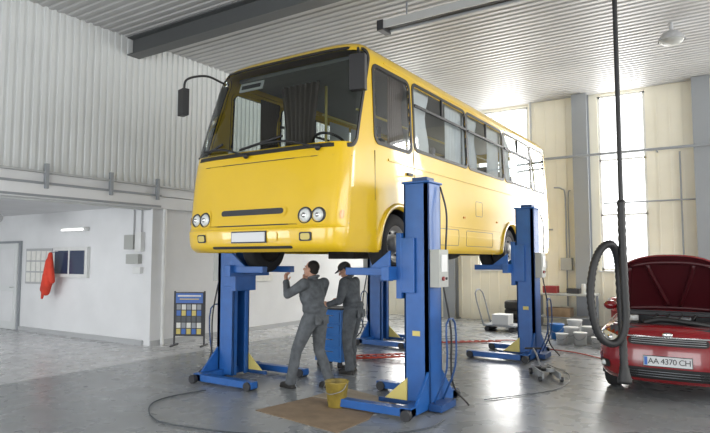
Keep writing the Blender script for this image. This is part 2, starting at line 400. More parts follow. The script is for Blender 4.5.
for i,yy in enumerate((-1.8,2.6,7.0,11.4)):
    for q in range(1,4): b.bb(7.05,7.12,yy+.9+q*.875-.03,yy+.9+q*.875+.03,1.2,5.2,'plastwhite')
    b.bb(7.05,7.12,yy+.9,yy+4.4,3.2,3.26,'plastwhite')
b.obj('window_8')
b=wallx('w',-5.2,-5.0,-17.2,7,ZC+.1,[(-8.6,-3.6,-.01,4.4),(-2.0,3.0,-.01,4.4)],'white'); b.obj('wall_front')
for yy in(7.24,1.2):
    b=MB(); b.bb(-10,7,yy-.14,yy+.14,5.78,5.80,'beam'); b.bb(-10,7,yy-.14,yy+.14,ZC-.025,ZC-.002,'beam'); b.bb(-10,7,yy-.012,yy+.012,5.8,ZC-.02,'beam')
    b.obj('ceiling_beam')
b=MB(); b.bb(-5.1,5.5,8.6,8.82,5.78,5.86,'railg'); b.bb(-5.1,5.5,8.58,8.61,5.74,5.88,'railg'); b.bb(-5.1,5.5,8.81,8.84,5.74,5.88,'steel'); b.bb(-5.1,5.5,8.63,8.79,5.765,5.782,'dark'); b.box((-5.05,8.71,5.8),(.12,.3,.18),'dark')
for xx in(-4.6,-2,.6,3.2): b.cyl((xx,8.71,5.86),(xx,8.71,ZC),.015,'steel')
b.obj('exhaust_rail',bevel=.005)
b=MB(); c=(-.88,12.2,ZC); b.cyl((c[0],c[1],ZC),(c[0],c[1],ZC-.16),.04,'grey'); b.lathe((c[0],c[1],ZC-.14),(0,0,-1),[(0,.05),(.05,.15),(.16,.22),(.2,.23)],'grey'); b.lathe((c[0],c[1],ZC-.32),(0,0,-1),[(0,.22),(.05,.19),(.09,.1),(.1,.0)],'greybox'); b.obj('ceiling_lamp')
# ================================================= BUS
bus=empty('bus')
prof=[(1.83,1.13,5.22,13.78),(1.90,1.155,5.15,13.83),(2.08,1.17,5.13,13.85),(2.16,1.17,5.155,13.85),(2.6,1.175,5.20,13.85),(3.0,1.17,5.26,13.84),(3.4,1.155,5.37,13.82),(3.8,1.14,5.50,13.79),(4.15,1.12,5.62,13.75),(4.31,1.075,5.71,13.68),(4.41,.96,5.86,13.55),(4.465,.75,6.08,13.35),(4.49,.4,6.26,13.2),(4.495,0,6.32,13.1)]
KW=1.037
prof=[(a,w*KW,c,d) for a,w,c,d in prof]
CX=-4.815
bl=Loft(CX,prof,.34,.28,4.4,4.5,1.2)
WS=(-.955,.955,3.05,4.25); SW=[(6.02,6.92,3.18,4.10),(7.06,8.88,3.24,4.12),(8.96,10.66,3.24,4.12),(10.76,12.36,3.24,4.12),(12.46,13.42,3.24,4.12)]
WY=(6.58,11.0); WZ=1.94; AR=.47
def skip(u,c,z):
    a=abs(u)
    if a<1.0 and inrr(u,z,WS[0],WS[1],WS[2],WS[3],.08,.12): return True
    if a>.7 and a<2.3:
        for w in SW:
            if inrr(c.y,z,*w,.09,.09) and c.y>5.9: return True
        for wy in WY:
            if (c.y-wy)**2+(z-WZ)**2<AR**2: return True
    if a>2.4 and inrr(c.x-CX,z,-.85,.85,3.2,4.1,.1,.1): return True
    return False
b=MB(); bl.body(b,'yellow',98,50,230,24,skip); b.obj('body_shell',bus)
outf=lambda p:Vector((p.x-CX,(p.y-8)*.8,0))
b=MB(); g=MB()
bo=rrpts(WS[0]-.028,WS[1]+.028,WS[2]-.045,WS[3]+.04,.10,.15); bi=rrpts(*WS,.08,.12)
annulus(b,bl.fr,bo,bi,'black',.012,outf,-.005); patch(g,bl.fr,bi,'glassd',.004,outf,16)
def rearfn(x,z):
    z_,w,yf,yr=bl.P(bl.tz(z)); X=min(.999,abs(x)/w); return Vector((CX+x,yr-bl.Rr*(1-(1-X**4.5)**(1/4.5)),z))
ro=lambda p:Vector((0,1,0))
annulus(b,rearfn,rrpts(-.91,.91,3.14,4.16,.13,.13),rrpts(-.85,.85,3.2,4.1,.1,.1),'black',.01,ro); patch(g,rearfn,rrpts(-.85,.85,3.2,4.1,.1,.1),'glass',.002,ro,6)
for sg in(1,-1):
    patch(b,rearfn,rrpts(*sorted((sg*.82,sg*.98)),2.3,2.75,.03,.03),'dred',.01,ro,3)
    fn=bl.side(sg); o=lambda p,sg=sg:Vector((sg,0,0)); W=1.17*KW
    for i,w in enumerate(SW):
        bo=rrpts(w[0]-.045,w[1]+.045,w[2]-.045,w[3]+.045,.12,.12); bi=rrpts(*w,.09,.09)
        annulus(b,fn,bo,bi,'black',.010,o); patch(g,fn,bi,'glass',.002,o,3)
        if 0<i<4:
            zz=w[2]+.60; b.box((CX+sg*(W-.022),(w[0]+w[1])/2,zz),(.03,w[1]-w[0],.035),'black'); b.box((CX+sg*(W-.035),(w[0]+w[1])/2,zz+.14),(.03,.03,.28),'black')
    b.box((CX+sg*(W+.006),9.9,2.98),(.014,7.2,.03),'yellow'); b.box((CX+sg*(W+.006),8.85,2.25),(.014,3.1,.035),'yellow'); b.box((CX+sg*(W+.006),12.6,2.25),(.014,2.0,.035),'yellow')
    for yy in(5.98,7.0): b.box((CX+sg*(W+.002),yy,2.75 if yy<6.2 else 2.95),(.008,.008,.9 if yy>6.2 else .6),'dark')
    b.box((CX+sg*(W+.02),6.85,2.86),(.02,.14,.035),'black')
    for y0,y1,z0,z1 in((7.6,8.5,1.95,2.2),(8.8,10.0,1.95,2.2),(11.8,13.2,2.0,2.9),(9.2,9.5,2.45,2.7)):
        annulus(b,fn,rrpts(y0,y1,z0,z1,.03,.03),rrpts(y0+.008,y1-.008,z0+.008,z1-.008,.025,.025),'pdark',.002,o,-.002)
    for y0 in (7.4,8.7,10.2,12.0): b.box((CX+sg*(W+.008),y0,2.40),(.015,.07,.03),'amber')
    b.box((CX+sg*1.105*KW,9.9,4.215),(.03,7.2,.018),'yellow')
    for wy in WY:
        vs=[];fs=[];n=36;a0=math.asin((1.86-WZ)/AR)
        for i in range(n+1):
            t=a0+(pi-2*a0)*i/n
            for r,xo in((AR+.05,.0),(AR+.045,.022),(AR-.01,.022),(AR-.03,-.02)):
                yy=wy+r*math.cos(t); zz=WZ+r*math.sin(t); w=bl.P(bl.tz(max(1.84,zz)))[1]; vs.append((CX+sg*(w+xo),yy,zz))
        for i in range(n):
            for k in range(3): fs.append((i*4+k,i*4+k+1,(i+1)*4+k+1,(i+1)*4+k))
        b.add(vs,fs,'yellow',True)
        vs=[];fs=[]
        for i in range(25):
            t=-.2+(pi+.4)*i/24
            for xx in(1.19,.70): vs.append((CX+sg*xx,wy+(AR-.01)*math.cos(t),WZ+(AR-.01)*math.sin(t)))
        for i in range(24): fs.append((2*i,2*i+1,2*i+3,2*i+2))
        fs.append(tuple(range(1,50,2))); b.add(vs,fs,'dark',True)
    patch(b,bl.fr,rrpts(*sorted((sg*.845,sg*.88)),2.19,2.29,.015,.03),'amber',.012,outf,3)
    for uu,r in((.555,.083),(.675,.076)):
        p=onsurf(bl.fr,sg*uu,2.235,0,outf); q=onsurf(bl.fr,sg*uu,2.235,.02,outf); nn=(q-p).normalized(); nn=(nn+Vector((0,-1.2,0))).normalized()
        b.lathe(p-nn*.05,nn,[(0,r+.018),(.05,r+.016),(.068,r+.008),(.069,r),(.06,r-.005)],'dark'); b.lathe(p-nn*.02,nn,[(.0,r-.004),(.03,r-.004),(.045,r*.7),(.055,r*.35),(.058,0)],'lens'); b.lathe(p-nn*.02,nn,[(.045,r*.4),(.064,r*.3),(.066,0)],'chrome')
    patch(b,bl.fr,rrpts(*sorted((sg*.48,sg*.75)),2.125,2.345,.03,.05),'yellow',.008,outf,4)
    patch(b,bl.fr,rrpts(*sorted((sg*.52,sg*.635)),1.95,2.05,.02,.02),'dark',.008,outf,4); patch(b,bl.fr,rrpts(*sorted((sg*.535,sg*.62)),1.965,2.035,.02,.02),'pyel',.014,outf,4)
patch(b,bl.fr,rrpts(-.37,.37,2.24,2.355,.03,.05),'yellow',.012,outf,4)
patch(b,bl.fr,rrpts(-.345,.345,2.265,2.335,.03,.033),'dark',.016,outf,4)
patch(b,bl.fr,rrpts(-.95,.95,2.135,2.15,.01,.005),'dark',.004,outf,3)
patch(b,bl.fr,rrpts(-.93,.93,2.905,2.915,.01,.004),'dark',.004,outf,3)
patch(b,bl.fr,rrpts(-.3,.3,1.95,2.06,.02,.02),'yellow',.012,outf,3)
b.box((CX,5.105,2.005),(.52,.012,.11),'whitep'); b.box((CX,5.113,2.005),(.55,.012,.14),'dark')
patch(b,bl.fr,rrpts(-.45,.45,1.87,1.90,.02,.014),'dark',.006,outf,3)
for x0,x1 in((-.15,-.95),(.85,.05)):
    p0=bl.fr(x0*.75,3.0)+Vector((0,-.04,0)); p1=bl.fr(x1*.7,3.13)+Vector((0,-.045,0)); b.tube([p0,(p0+p1)/2+Vector((0,-.02,.05)),p1],.014,'black',n=6)
    q0=bl.fr((x1*.7)+.22,3.20)+Vector((0,-.03,0)); q1=bl.fr(max(-.88,(x1*.7)-.24),3.09)+Vector((0,-.03,0)); b.tube([q0,q1],.016,'black',n=6,res=2)
    b.ell(p0,(.035,.035,.035),'black')
b.obj('trim_and_lamps',bus)
g.obj('window_glass',bus)
b=MB()
b.tube([(CX-1.08,5.72,4.18),(CX-1.18,5.5,4.24),(CX-1.33,5.30,4.17),(CX-1.36,5.27,4.0)],.016,'black'); b.box((CX-1.36,5.27,3.85),(.16,.09,.36),'black',Matrix.Rotation(-.25,3,'Z'))
b.tube([(CX+1.08,5.85,4.2),(CX+1.17,5.68,4.22),(CX+1.23,5.60,4.12)],.018,'black'); b.box((CX+1.22,5.60,3.90),(.19,.1,.42),'black',Matrix.Rotation(.25,3,'Z'))
b.obj('mirrors',bus,bevel=.03)
b=MB()
b.bb(CX-1.1,CX+1.1,5.7,13.6,2.42,2.47,'interior')
b.bb(CX-1.07,CX+1.07,6.3,13.4,4.25,4.27,'interior')
b.bb(CX-1.0,CX+1.0,5.5,5.85,2.6,3.04,'dash'); b.ell((CX+.5,5.85,3.04),(.38,.2,.13),'dash'); b.box((CX-.3,5.75,3.08),(.5,.3,.08),'dash'); b.box((CX-.75,5.72,3.12),(.25,.18,.12),'paper')
c=Vector((CX+.55,6.0,3.18)); ax=Vector((0,.55,.83)).normalized(); u=Vector((1,0,0)); w=ax.cross(u); b.tube([c+u*.23*math.cos(t)+w*.23*math.sin(t) for t in [2*pi*i/20 for i in range(21)]],.018,'black',res=2); b.cyl(c,c-ax*.35,.03,'black'); b.cyl(c-u*.22,c+u*.22,.015,'black')
def seat(x,y,m='seat'):
    b.box((x,y,2.82),(.42,.42,.12),m); b.box((x,y+.22,3.10),(.42,.1,.62),m,Matrix.Rotation(-.15,3,'X')); b.box((x,y,2.62),(.3,.3,.32),'dark')
seat(CX+.55,6.7); b.box((CX+.55,6.98,3.5),(.28,.09,.2),'seat')
for i in range(8):
    for xo in(-.85,-.4,.4,.85): seat(CX+xo,7.7+i*.74)
b.cyl((CX-.1,6.8,2.45),(CX-.1,6.8,4.26),.02,'gyellow'); b.cyl((CX+.3,7.0,3.9),(CX+.3,13.2,3.9),.018,'gyellow'); b.cyl((CX-.3,7.0,3.9),(CX-.3,13.2,3.9),.018,'gyellow')
b.box((CX-.62,5.80,4.08),(.42,.02,.13),'whitep',Matrix.Rotation(-.3,3,'X')); b.box((CX-.62,5.788,4.08),(.34,.01,.06),'dark',Matrix.Rotation(-.3,3,'X'))
b.bb(CX-1.0,CX+1.0,5.95,6.3,4.22,4.27,'interior')
b.obj('interior',bus,bevel=.01)
b=MB()
def curtain(sg,y0,y1,z0,z1,m,x=1.09,gather=0):
    vs=[];fs=[];n=max(8,int((y1-y0)/.02))
    for j in range(9):
        f=j/8; z=z1+(z0-z1)*f; k=1-gather*math.sin(pi*min(1,f*1.3))**2
        for i in range(n+1):
            g_=i/n; yy=y0+(y1-y0)*(.0+g_*k); vs.append((CX+sg*(x+.018*math.sin(g_*(y1-y0)/.06*2*pi)),yy,z))
    for j in range(8):
        for i in range(n): fs.append((j*(n+1)+i,j*(n+1)+i+1,(j+1)*(n+1)+i+1,(j+1)*(n+1)+i))
    b.add(vs,fs,m,True)
for sg in(1,-1):
    curtain(sg,6.5,6.95,3.0,4.14,'curtaind',gather=.2)
    for w in SW[1:]:
        ww=(w[1]-w[0]); curtain(sg,w[0],w[0]+ww*.36,3.15,4.15,'curtain',gather=.2); curtain(sg,w[1]-ww*.33,w[1]+.02,3.15,4.15,'curtain',gather=0)
vs=[];fs=[];n=40
for j in range(11):
    f=j/10; z=4.22+(2.95-4.22)*f; k=.75+.45*abs(f-.55)*1.2
    for i in range(n+1):
        g_=i/n-.5; vs.append((CX-.30+g_*.66*k,6.45+.035*math.sin(i*1.1),z))
for j in range(10):
    for i in range(n): fs.append((j*(n+1)+i,j*(n+1)+i+1,(j+1)*(n+1)+i+1,(j+1)*(n+1)+i))
b.add(vs,fs,'curtaind',True)
b.obj('curtains',bus)
b=MB()
b.bb(CX-1.12,CX+1.12,7.1,10.45,1.93,1.97,'under'); b.bb(CX-1.1,CX+1.1,11.55,13.6,1.93,1.97,'under'); b.bb(CX-1.0,CX+1.0,5.5,6.0,1.93,1.97,'under')
b.bb(CX-.68,CX+.68,6.0,7.1,2.3,2.34,'under')
for s_ in(-.42,.42): b.bb(CX+s_-.04,CX+s_+.04,5.4,13.5,1.95,2.13,'under')
for yy in(5.8,7.4,8.8,10.2,12.2,13.2): b.bb(CX-.42,CX+.42,yy-.04,yy+.04,1.97,2.1,'under')
b.box((CX+.02,6.9,2.0),(.5,.9,.28),'under'); b.box((CX-.7,8.6,1.88),(.5,1.1,.26),'under'); b.cyl((CX+.75,8.0,1.9),(CX+.75,9.2,1.9),.16,'under'); b.cyl((CX,7.4,1.97),(CX,10.8,1.95),.05,'under')
b.cyl((CX+.25,10.3,1.9),(CX+.25,12.9,1.88),.07,'under')
for wy in WY: b.cyl((CX-.95,wy,WZ),(CX+.95,wy,WZ),.06 if wy<8 else .08,'under')
b.ell((CX,WY[1],WZ),(.2,.19,.19),'under')
for wy in WY:
    for s_ in(-.5,.5): b.box((CX+s_,wy,WZ+.02),(.08,1.2,.05),'under')
b.obj('chassis',bus,bevel=.01)
def wheel(b,c,sg,R=.385,w=.23,rr=.235,mr='rim',dish=.05):
    c=Vector(c);ax=(sg,0,0)
    b.lathe(c-Vector((sg*w/2,0,0)),ax,[(0,rr),(0,R*.86),(.02,R*.96),(.05,R),(w-.05,R),(w-.02,R*.96),(w,R*.86),(w+.005,rr+.03),(w-.01,rr)],'tyre',36)
    b.lathe(c+Vector((sg*(w/2-.01),0,0)),ax,[(0,rr),(-.01,rr-.02),(-dish,rr-.04),(-dish-.01,.13),(-.0,.10),(.02,.075),(.03,0)],mr,30)
    b.lathe(c-Vector((sg*(w/2-.01),0,0)),ax,[(0,rr),(.06,rr-.03),(.06,0)],'under',24)
    for i in range(6):
        t=2*pi*i/6; b.cyl(c+Vector((sg*(w/2-dish-.02),.16*math.cos(t)*rr/.235,.16*math.sin(t)*rr/.235)),c+Vector((sg*(w/2-dish+.012),.16*math.cos(t)*rr/.235,.16*math.sin(t)*rr/.235)),.018,'dark',n=8)
b=MB()
for sg in(1,-1):
    for wy in WY: wheel(b,(CX+sg*1.06,wy,WZ),sg)
    wheel(b,(CX+sg*.80,WY[1],WZ),sg)
b.obj('wheels',bus)
# ================================================= COLUMN LIFTS
def lift(x,y,sg,box=True):
    e=empty('column_lift',(x,y,0),0 if sg>0 else pi)
    b=MB()
    H=2.65
    b.bb(.10,.17,-.17,.17,.05,H,'blue'); b.bb(-.16,.17,-.17,-.14,.05,H,'blue'); b.bb(-.16,.17,.14,.17,.05,H,'blue'); b.bb(-.16,-.13,-.17,-.08,.05,H,'blue'); b.bb(-.16,-.13,.08,.17,.05,H,'blue')
    b.cyl((-.02,0,.1),(-.02,0,H),.025,'chrome',n=10)
    b.bb(-.18,.19,-.19,.19,H,H+.025,'blue'); b.bb(-.08,.12,-.1,.1,H+.025,H+.08,'blued')
    b.obj('mast',e,bevel=.008)
    b=MB()
    b.bb(.02,.16,-.62,.62,.03,.13,'blue')
    for s_ in(-1,1):
        b.bb(-.95,.16,s_*.56-.06,s_*.56+.06,.03,.12,'blue'); b.cyl((-.88,s_*.56-.085,.06),(-.88,s_*.56+.085,.06),.06,'dark'); b.cyl((.12,s_*.66-.03,.06),(.12,s_*.66+.03,.06),.06,'dark')
        b.add([(.16,s_*.17,.12),(.16,s_*.5,.12),(.16,s_*.17,.45),(.13,s_*.17,.12),(.13,s_*.5,.12),(.13,s_*.17,.45)],[(0,1,2),(5,4,3),(0,3,4,1),(1,4,5,2),(0,2,5,3)],'blue')
    b.add([(-.12,-.19,.10),(-.42,-.19,.10),(-.12,-.19,.36),(-.12,-.165,.10),(-.42,-.165,.10),(-.12,-.165,.36)],[(0,1,2),(5,4,3),(0,3,4,1),(1,4,5,2),(0,2,5,3)],'gyellow')
    b.bb(-.5,.02,-.2,-.16,.05,.10,'blued'); b.bb(.17,.33,-.2,.2,.02,.10,'blued')
    b.tube([(.2,-.12,.1),(.36,-.12,.5),(.36,-.12,1.0),(.36,.12,1.0),(.36,.12,.5),(.2,.12,.1)],.012,'blued',res=3)
    b.obj('base_frame',e,bevel=.008)
    b=MB()
    b.bb(-.24,-.17,-.22,.22,1.28,2.06,'blue'); b.bb(-.22,.0,-.215,-.18,1.35,2.0,'blue'); b.bb(-.22,.0,.18,.215,1.35,2.0,'blue')
    b.bb(-.33,-.23,-.42,.42,1.50,1.66,'blue')
    for s_ in(-1,1):
        b.bb(-.88,-.26,s_*.30-.05,s_*.30+.05,1.555,1.645,'blue')
        b.add([(-.26,s_*.30,1.64),(-.55,s_*.30,1.64),(-.26,s_*.30,1.85),(-.26,s_*.34,1.64),(-.55,s_*.34,1.64),(-.26,s_*.34,1.85)],[(0,1,2),(5,4,3),(0,3,4,1),(1,4,5,2),(0,2,5,3)],'blue')
    b.obj('carriage_fork',e,bevel=.006)
    b=MB()
    d=-1 if sg<0 else 1
    b.bb(.172,.29,-.02*d-.13,-.02*d+.13,1.42,1.86,'greybox'); b.bb(.29,.30,-.1,.06,1.6,1.8,'plastwhite'); b.cyl((.29,-.05,1.52),(.31,-.05,1.52),.025,'dred'); b.cyl((.29,.04,1.52),(.305,.04,1.52),.015,'dark')
    b.bb(-.05,.05,-.176,-.171,.85,.91,'gyellow')
    b.tube([(.2,.1,2.62),(.26,.14,2.3),(.25,.13,1.86)],.012,'black'); b.tube([(.24,.08,1.42),(.3,.14,.9),(.3,.17,.3),(.45,.3,.02)],.012,'black')
    b.obj('control_box',e,bevel=.006)
    return e
lift(-3.19,6.4,1); lift(-3.19,10.65,1); lift(-6.4,6.5,-1); lift(-6.45,10.85,-1)
# ================================================= CAR
car=empty('car',(-.76,8.12,.03))
cp=[(.20,.77,.10,4.33),(.28,.82,.03,4.40),(.42,.845,.0,4.45),(.60,.845,.02,4.46),(.72,.835,.06,4.44),(.80,.805,.11,4.40),(.85,.75,.17,4.36),(.885,.65,.25,4.28),(.90,.35,.36,4.2),(.905,0,.4,4.15)]
def cz(y,z):
    t=min(1,max(0,(y-.3)/1.1)); t=t*t*(3-2*t); return .10*t*max(0,(z-.5)/.4)
cl=Loft(0,cp,.50,.45,2.6,3,.85,cz)
CW=(.86,3.52)
def cskip(u,c,z):
    if c.z>.84 and .27<c.y<1.2 and abs(c.x)<.64: return True
    if abs(c.x)>.6:
        for wy in CW:
            if (c.y-wy)**2+(c.z-.32)**2<.355**2: return True
    return False
b=MB(); cl.body(b,'carred',70,30,150,20,cskip)
gp=[(.93,.77,1.15,4.05),(1.02,.76,1.28,3.98),(1.2,.70,1.58,3.75),(1.36,.62,1.9,3.5),(1.43,.54,2.1,3.35),(1.46,.3,2.25,3.2),(1.465,0,2.3,3.1)]
gl=Loft(0,gp,.35,.3,3,3,.75)
gl.body(b,'carred',30,14,50,14,None)
b.obj('body_shell',car)
b=MB(); of=lambda p:Vector((p.x,(p.y-1.2),0))
patch(b,gl.fr,rrpts(-.85,.85,1.0,1.34,.08,.06),'cglass',.006,of,8)
for sg in(1,-1):
    o=lambda p,sg=sg:Vector((sg,0,0.2)); fs_=gl.side(sg)
    patch(b,fs_,[(1.75,1.02),(2.5,1.02),(2.5,1.34),(2.15,1.34),(1.95,1.22)],'cglass',.006,o,4)
    patch(b,fs_,[(2.56,1.02),(3.45,1.02),(3.25,1.3),(3.0,1.35),(2.56,1.34)],'cglass',.006,o,4)
    o2=lambda p,sg=sg:Vector((sg,0,0)); cs=cl.side(sg)
    for yy in(1.45,2.53,): patch(b,cs,rrpts(yy-.004,yy+.004,.35,.8,.002,.01),'black',.003,o2,2)
    b.bb(sg*.84-.01,sg*.84+.02,2.3,2.46,.73,.755,'chrome')
    b.ell((sg*.90,1.62,1.02),(.1,.07,.07),'carred')
    pts=[(.50,.645),(.62,.63),(.80,.665),(.97,.76),(.90,.785),(.74,.78),(.58,.75),(.50,.72)]
    pts=[(sg*a,z) for a,z in pts]
    patch(b,cl.fr,[(a*1.0+(.012*sg if abs(a)>.6 else -.012*sg),z+(.012 if z>.72 else -.012)) for a,z in pts],'black',.004,of,3); patch(b,cl.fr,pts,'lens',.012,of,4)
    for uu in(.62,.74): 
        p=cl.fr(sg*uu,.71); b.ell(p,(.045,.03,.04),'chrome')
    patch(b,cl.fr,rrpts(*sorted((sg*.62,sg*.82)),.33,.43,.04,.04),'black',.006,of,3); p=cl.fr(sg*.72,.38); b.ell(p,(.045,.03,.035),'lens')
    for wy in CW:
        vs=[];fs=[]
        for i in range(25):
            t=-.35+(pi+.7)*i/24
            for xx in(.835,.52): vs.append((sg*xx,wy+.358*math.cos(t),.32+.358*math.sin(t)))
        for i in range(24): fs.append((2*i,2*i+1,2*i+3,2*i+2))
        fs.append(tuple(range(1,50,2))); b.add(vs,fs,'dark',True)
        vs=[];fs=[];n=28;a0=-.2
        for i in range(n+1):
            t=a0+(pi-2*a0)*i/n
            for r,xo in((.395,.0),(.385,.012),(.35,.012),(.34,-.02)):
                yy=wy+r*math.cos(t); zz=.32+r*math.sin(t); tt=cl.tz(max(.21,min(zz,.84))); w=cl.P(tt)[1]; 
                vs.append((sg*(w+xo-.004),yy,zz))
        for i in range(n):
            for k in range(3): fs.append((i*4+k,i*4+k+1,(i+1)*4+k+1,(i+1)*4+k))
        b.add(vs,fs,'carred',True)
patch(b,cl.fr,rrpts(-.40,.40,.655,.75,.06,.04),'black',.006,of,4); patch(b,cl.fr,rrpts(-.42,.42,.742,.758,.01,.006),'chrome',.012,of,3)
for z in(.68,.705,.728): patch(b,cl.fr,rrpts(-.37,.37,z-.003,z+.003,.01,.002),'grey',.011,of,2)
b.ell((0,.06,.79),(.06,.02,.03),'chrome')
patch(b,cl.fr,rrpts(-.50,.50,.25,.39,.06,.05),'black',.006,of,4)
for z in(.29,.32,.35): patch(b,cl.fr,rrpts(-.47,.47,z-.003,z+.003,.01,.002),'steel',.01,of,2)
b.box((0,-.03,.48),(.535,.015,.125),'dark'); b.box((0,-.04,.48),(.52,.012,.112),'whitep'); b.box((-.235,-.047,.48),(.035,.004,.1),'pblue')
b.obj('glass_and_trim',car)
b=MB()
for sg in(1,-1):
    for wy in CW: wheel(b,(sg*.735,wy,.29),sg,R=.32,w=.2,rr=.215,mr='chrome',dish=.03)
b.obj('wheels',car)
b=MB(); b.bb(-.66,.66,.25,1.2,.45,.5,'dark'); b.bb(-.68,-.64,.25,1.2,.45,.86,'dark'); b.bb(.64,.68,.25,1.2,.45,.86,'dark'); b.bb(-.66,.66,1.18,1.24,.45,1.0,'dark'); b.bb(-.64,.64,.24,.36,.78,.885,'carredd'); b.bb(-.62,.62,.2,.26,.4,.86,'dark')
b.box((0,.75,.72),(.55,.5,.35),'dark'); b.box((0,.72,.92),(.42,.3,.06),'steel'); b.box((-.5,.6,.78),(.26,.2,.22),'black'); b.box((.48,.7,.8),(.28,.34,.2),'black'); b.tube([(-.3,.4,.9),(-.1,.45,.94),(.2,.42,.92),(.45,.5,.88)],.035,'black'); b.cyl((-.5,.95,.8),(-.5,.95,.94),.07,'plastwhite'); b.cyl((.55,1.02,.82),(.55,1.02,.96),.06,'plastwhite'); b.bb(-.64,.64,1.1,1.25,.94,.985,'dark')
for q in(-.2,-.05,.1,.25): b.tube([(q,.6,.95),(q+.02,.8,.98),(q,.95,.9)],.014,'black')
b.obj('engine_bay',car,bevel=.01)
b=MB(); th=math.radians(55); hy,hz=1.18,.98; fw=Vector((0,-math.cos(th),math.sin(th))); nn=Vector((0,math.sin(th),math.cos(th)))
def hoodpt(a,l,off):
    hw=.70-.08*l-.16*max(0,l-.75)**1.2*4*.5; ex=a*hw; ll=l*.94-.12*(abs(a)**3)*(l**3); crown=.05*(1-a*a)-.08*max(0,l-.7)**2*3
    return Vector((ex,hy,hz))+fw*ll+nn*(crown+off)
for off,m_ in((0,'carredd'),(.02,'carred')):
    vs=[hoodpt(-1+2*i/24,j/16,off) for j in range(17) for i in range(25)]
    b.add(vs,[(j*25+i,j*25+i+1,(j+1)*25+i+1,(j+1)*25+i) for j in range(16) for i in range(24)],m_,True)
eg=[(-1+2*i/24,0) for i in range(25)]+[(1,j/16) for j in range(1,17)]+[(1-2*i/24,1) for i in range(1,25)]+[(-1,1-j/16) for j in range(1,17)]
vs=[hoodpt(a,l,o) for a,l in eg for o in(-.015,.02)]; n=len(eg)
b.add(vs,[(2*i,2*i+1,2*((i+1)%n)+1,2*((i+1)%n)) for i in range(n)],'carred',True)
for a0,l0,a1,l1 in((-.85,.08,-.8,.85),(.85,.08,.8,.85),(-.8,.88,.8,.88),(-.85,.06,.85,.06),(-.1,.1,-.45,.85),(.1,.1,.45,.85)):
    b.tube([hoodpt(a0+(a1-a0)*k/4,l0+(l1-l0)*k/4,-.012) for k in range(5)],.028,'carredd',n=8,res=3)
b.cyl((-.60,.35,.88),hoodpt(-.8,.75,-.02),.006,'dark',n=6)
b.obj('hood',car)
t=bpy.data.curves.new('plate_number','FONT'); t.body='AA 4370 CH'; t.size=.095; t.align_x='CENTER'; t.align_y='CENTER'; t.extrude=.001; t.space_character=.9
to=bpy.data.objects.new('plate_number',t); scene.collection.objects.link(to); to.parent=car; to.location=(.02,-.049,.48); to.rotation_euler=(pi/2,0,0); t.materials.append(M['black'])
# ================================================= PEOPLE
def hand(b,o,d,n,side):
    d=Vector(d).normalized(); n=Vector(n); n=(n-d*n.dot(d)).normalized(); s=d.cross(n)*side
    o=Vector(o)
    for k in(-1,0,1): b.caps(o+s*k*.012,o+d*.085+s*k*.026,.018,.015,'skin')
    for k,L in enumerate((.062,.075,.070,.055)):
        r=.0085; st=o+d*.088+s*(.034-k*.0225); c=.45
        p1=st+(d*math.cos(c)+n*math.sin(c))*L*.5; c2=1.2; p2=p1+(d*math.cos(c2)+n*math.sin(c2))*L*.34; c3=1.8; p3=p2+(d*math.cos(c3)+n*math.sin(c3))*L*.26
        b.caps(st,p1,r*1.1,r,'skin'); b.caps(p1,p2,r,r*.92,'skin'); b.caps(p2,p3,r*.92,r*.8,'skin')
    st=o+d*.025+s*.03; p1=st+(d*.6+s*.65+n*.35).normalized()*.045; p2=p1+(d*.8+s*.15+n*.5).normalized()*.035
    b.caps(st,p1,.013,.011,'skin'); b.caps(p1,p2,.011,.009,'skin')
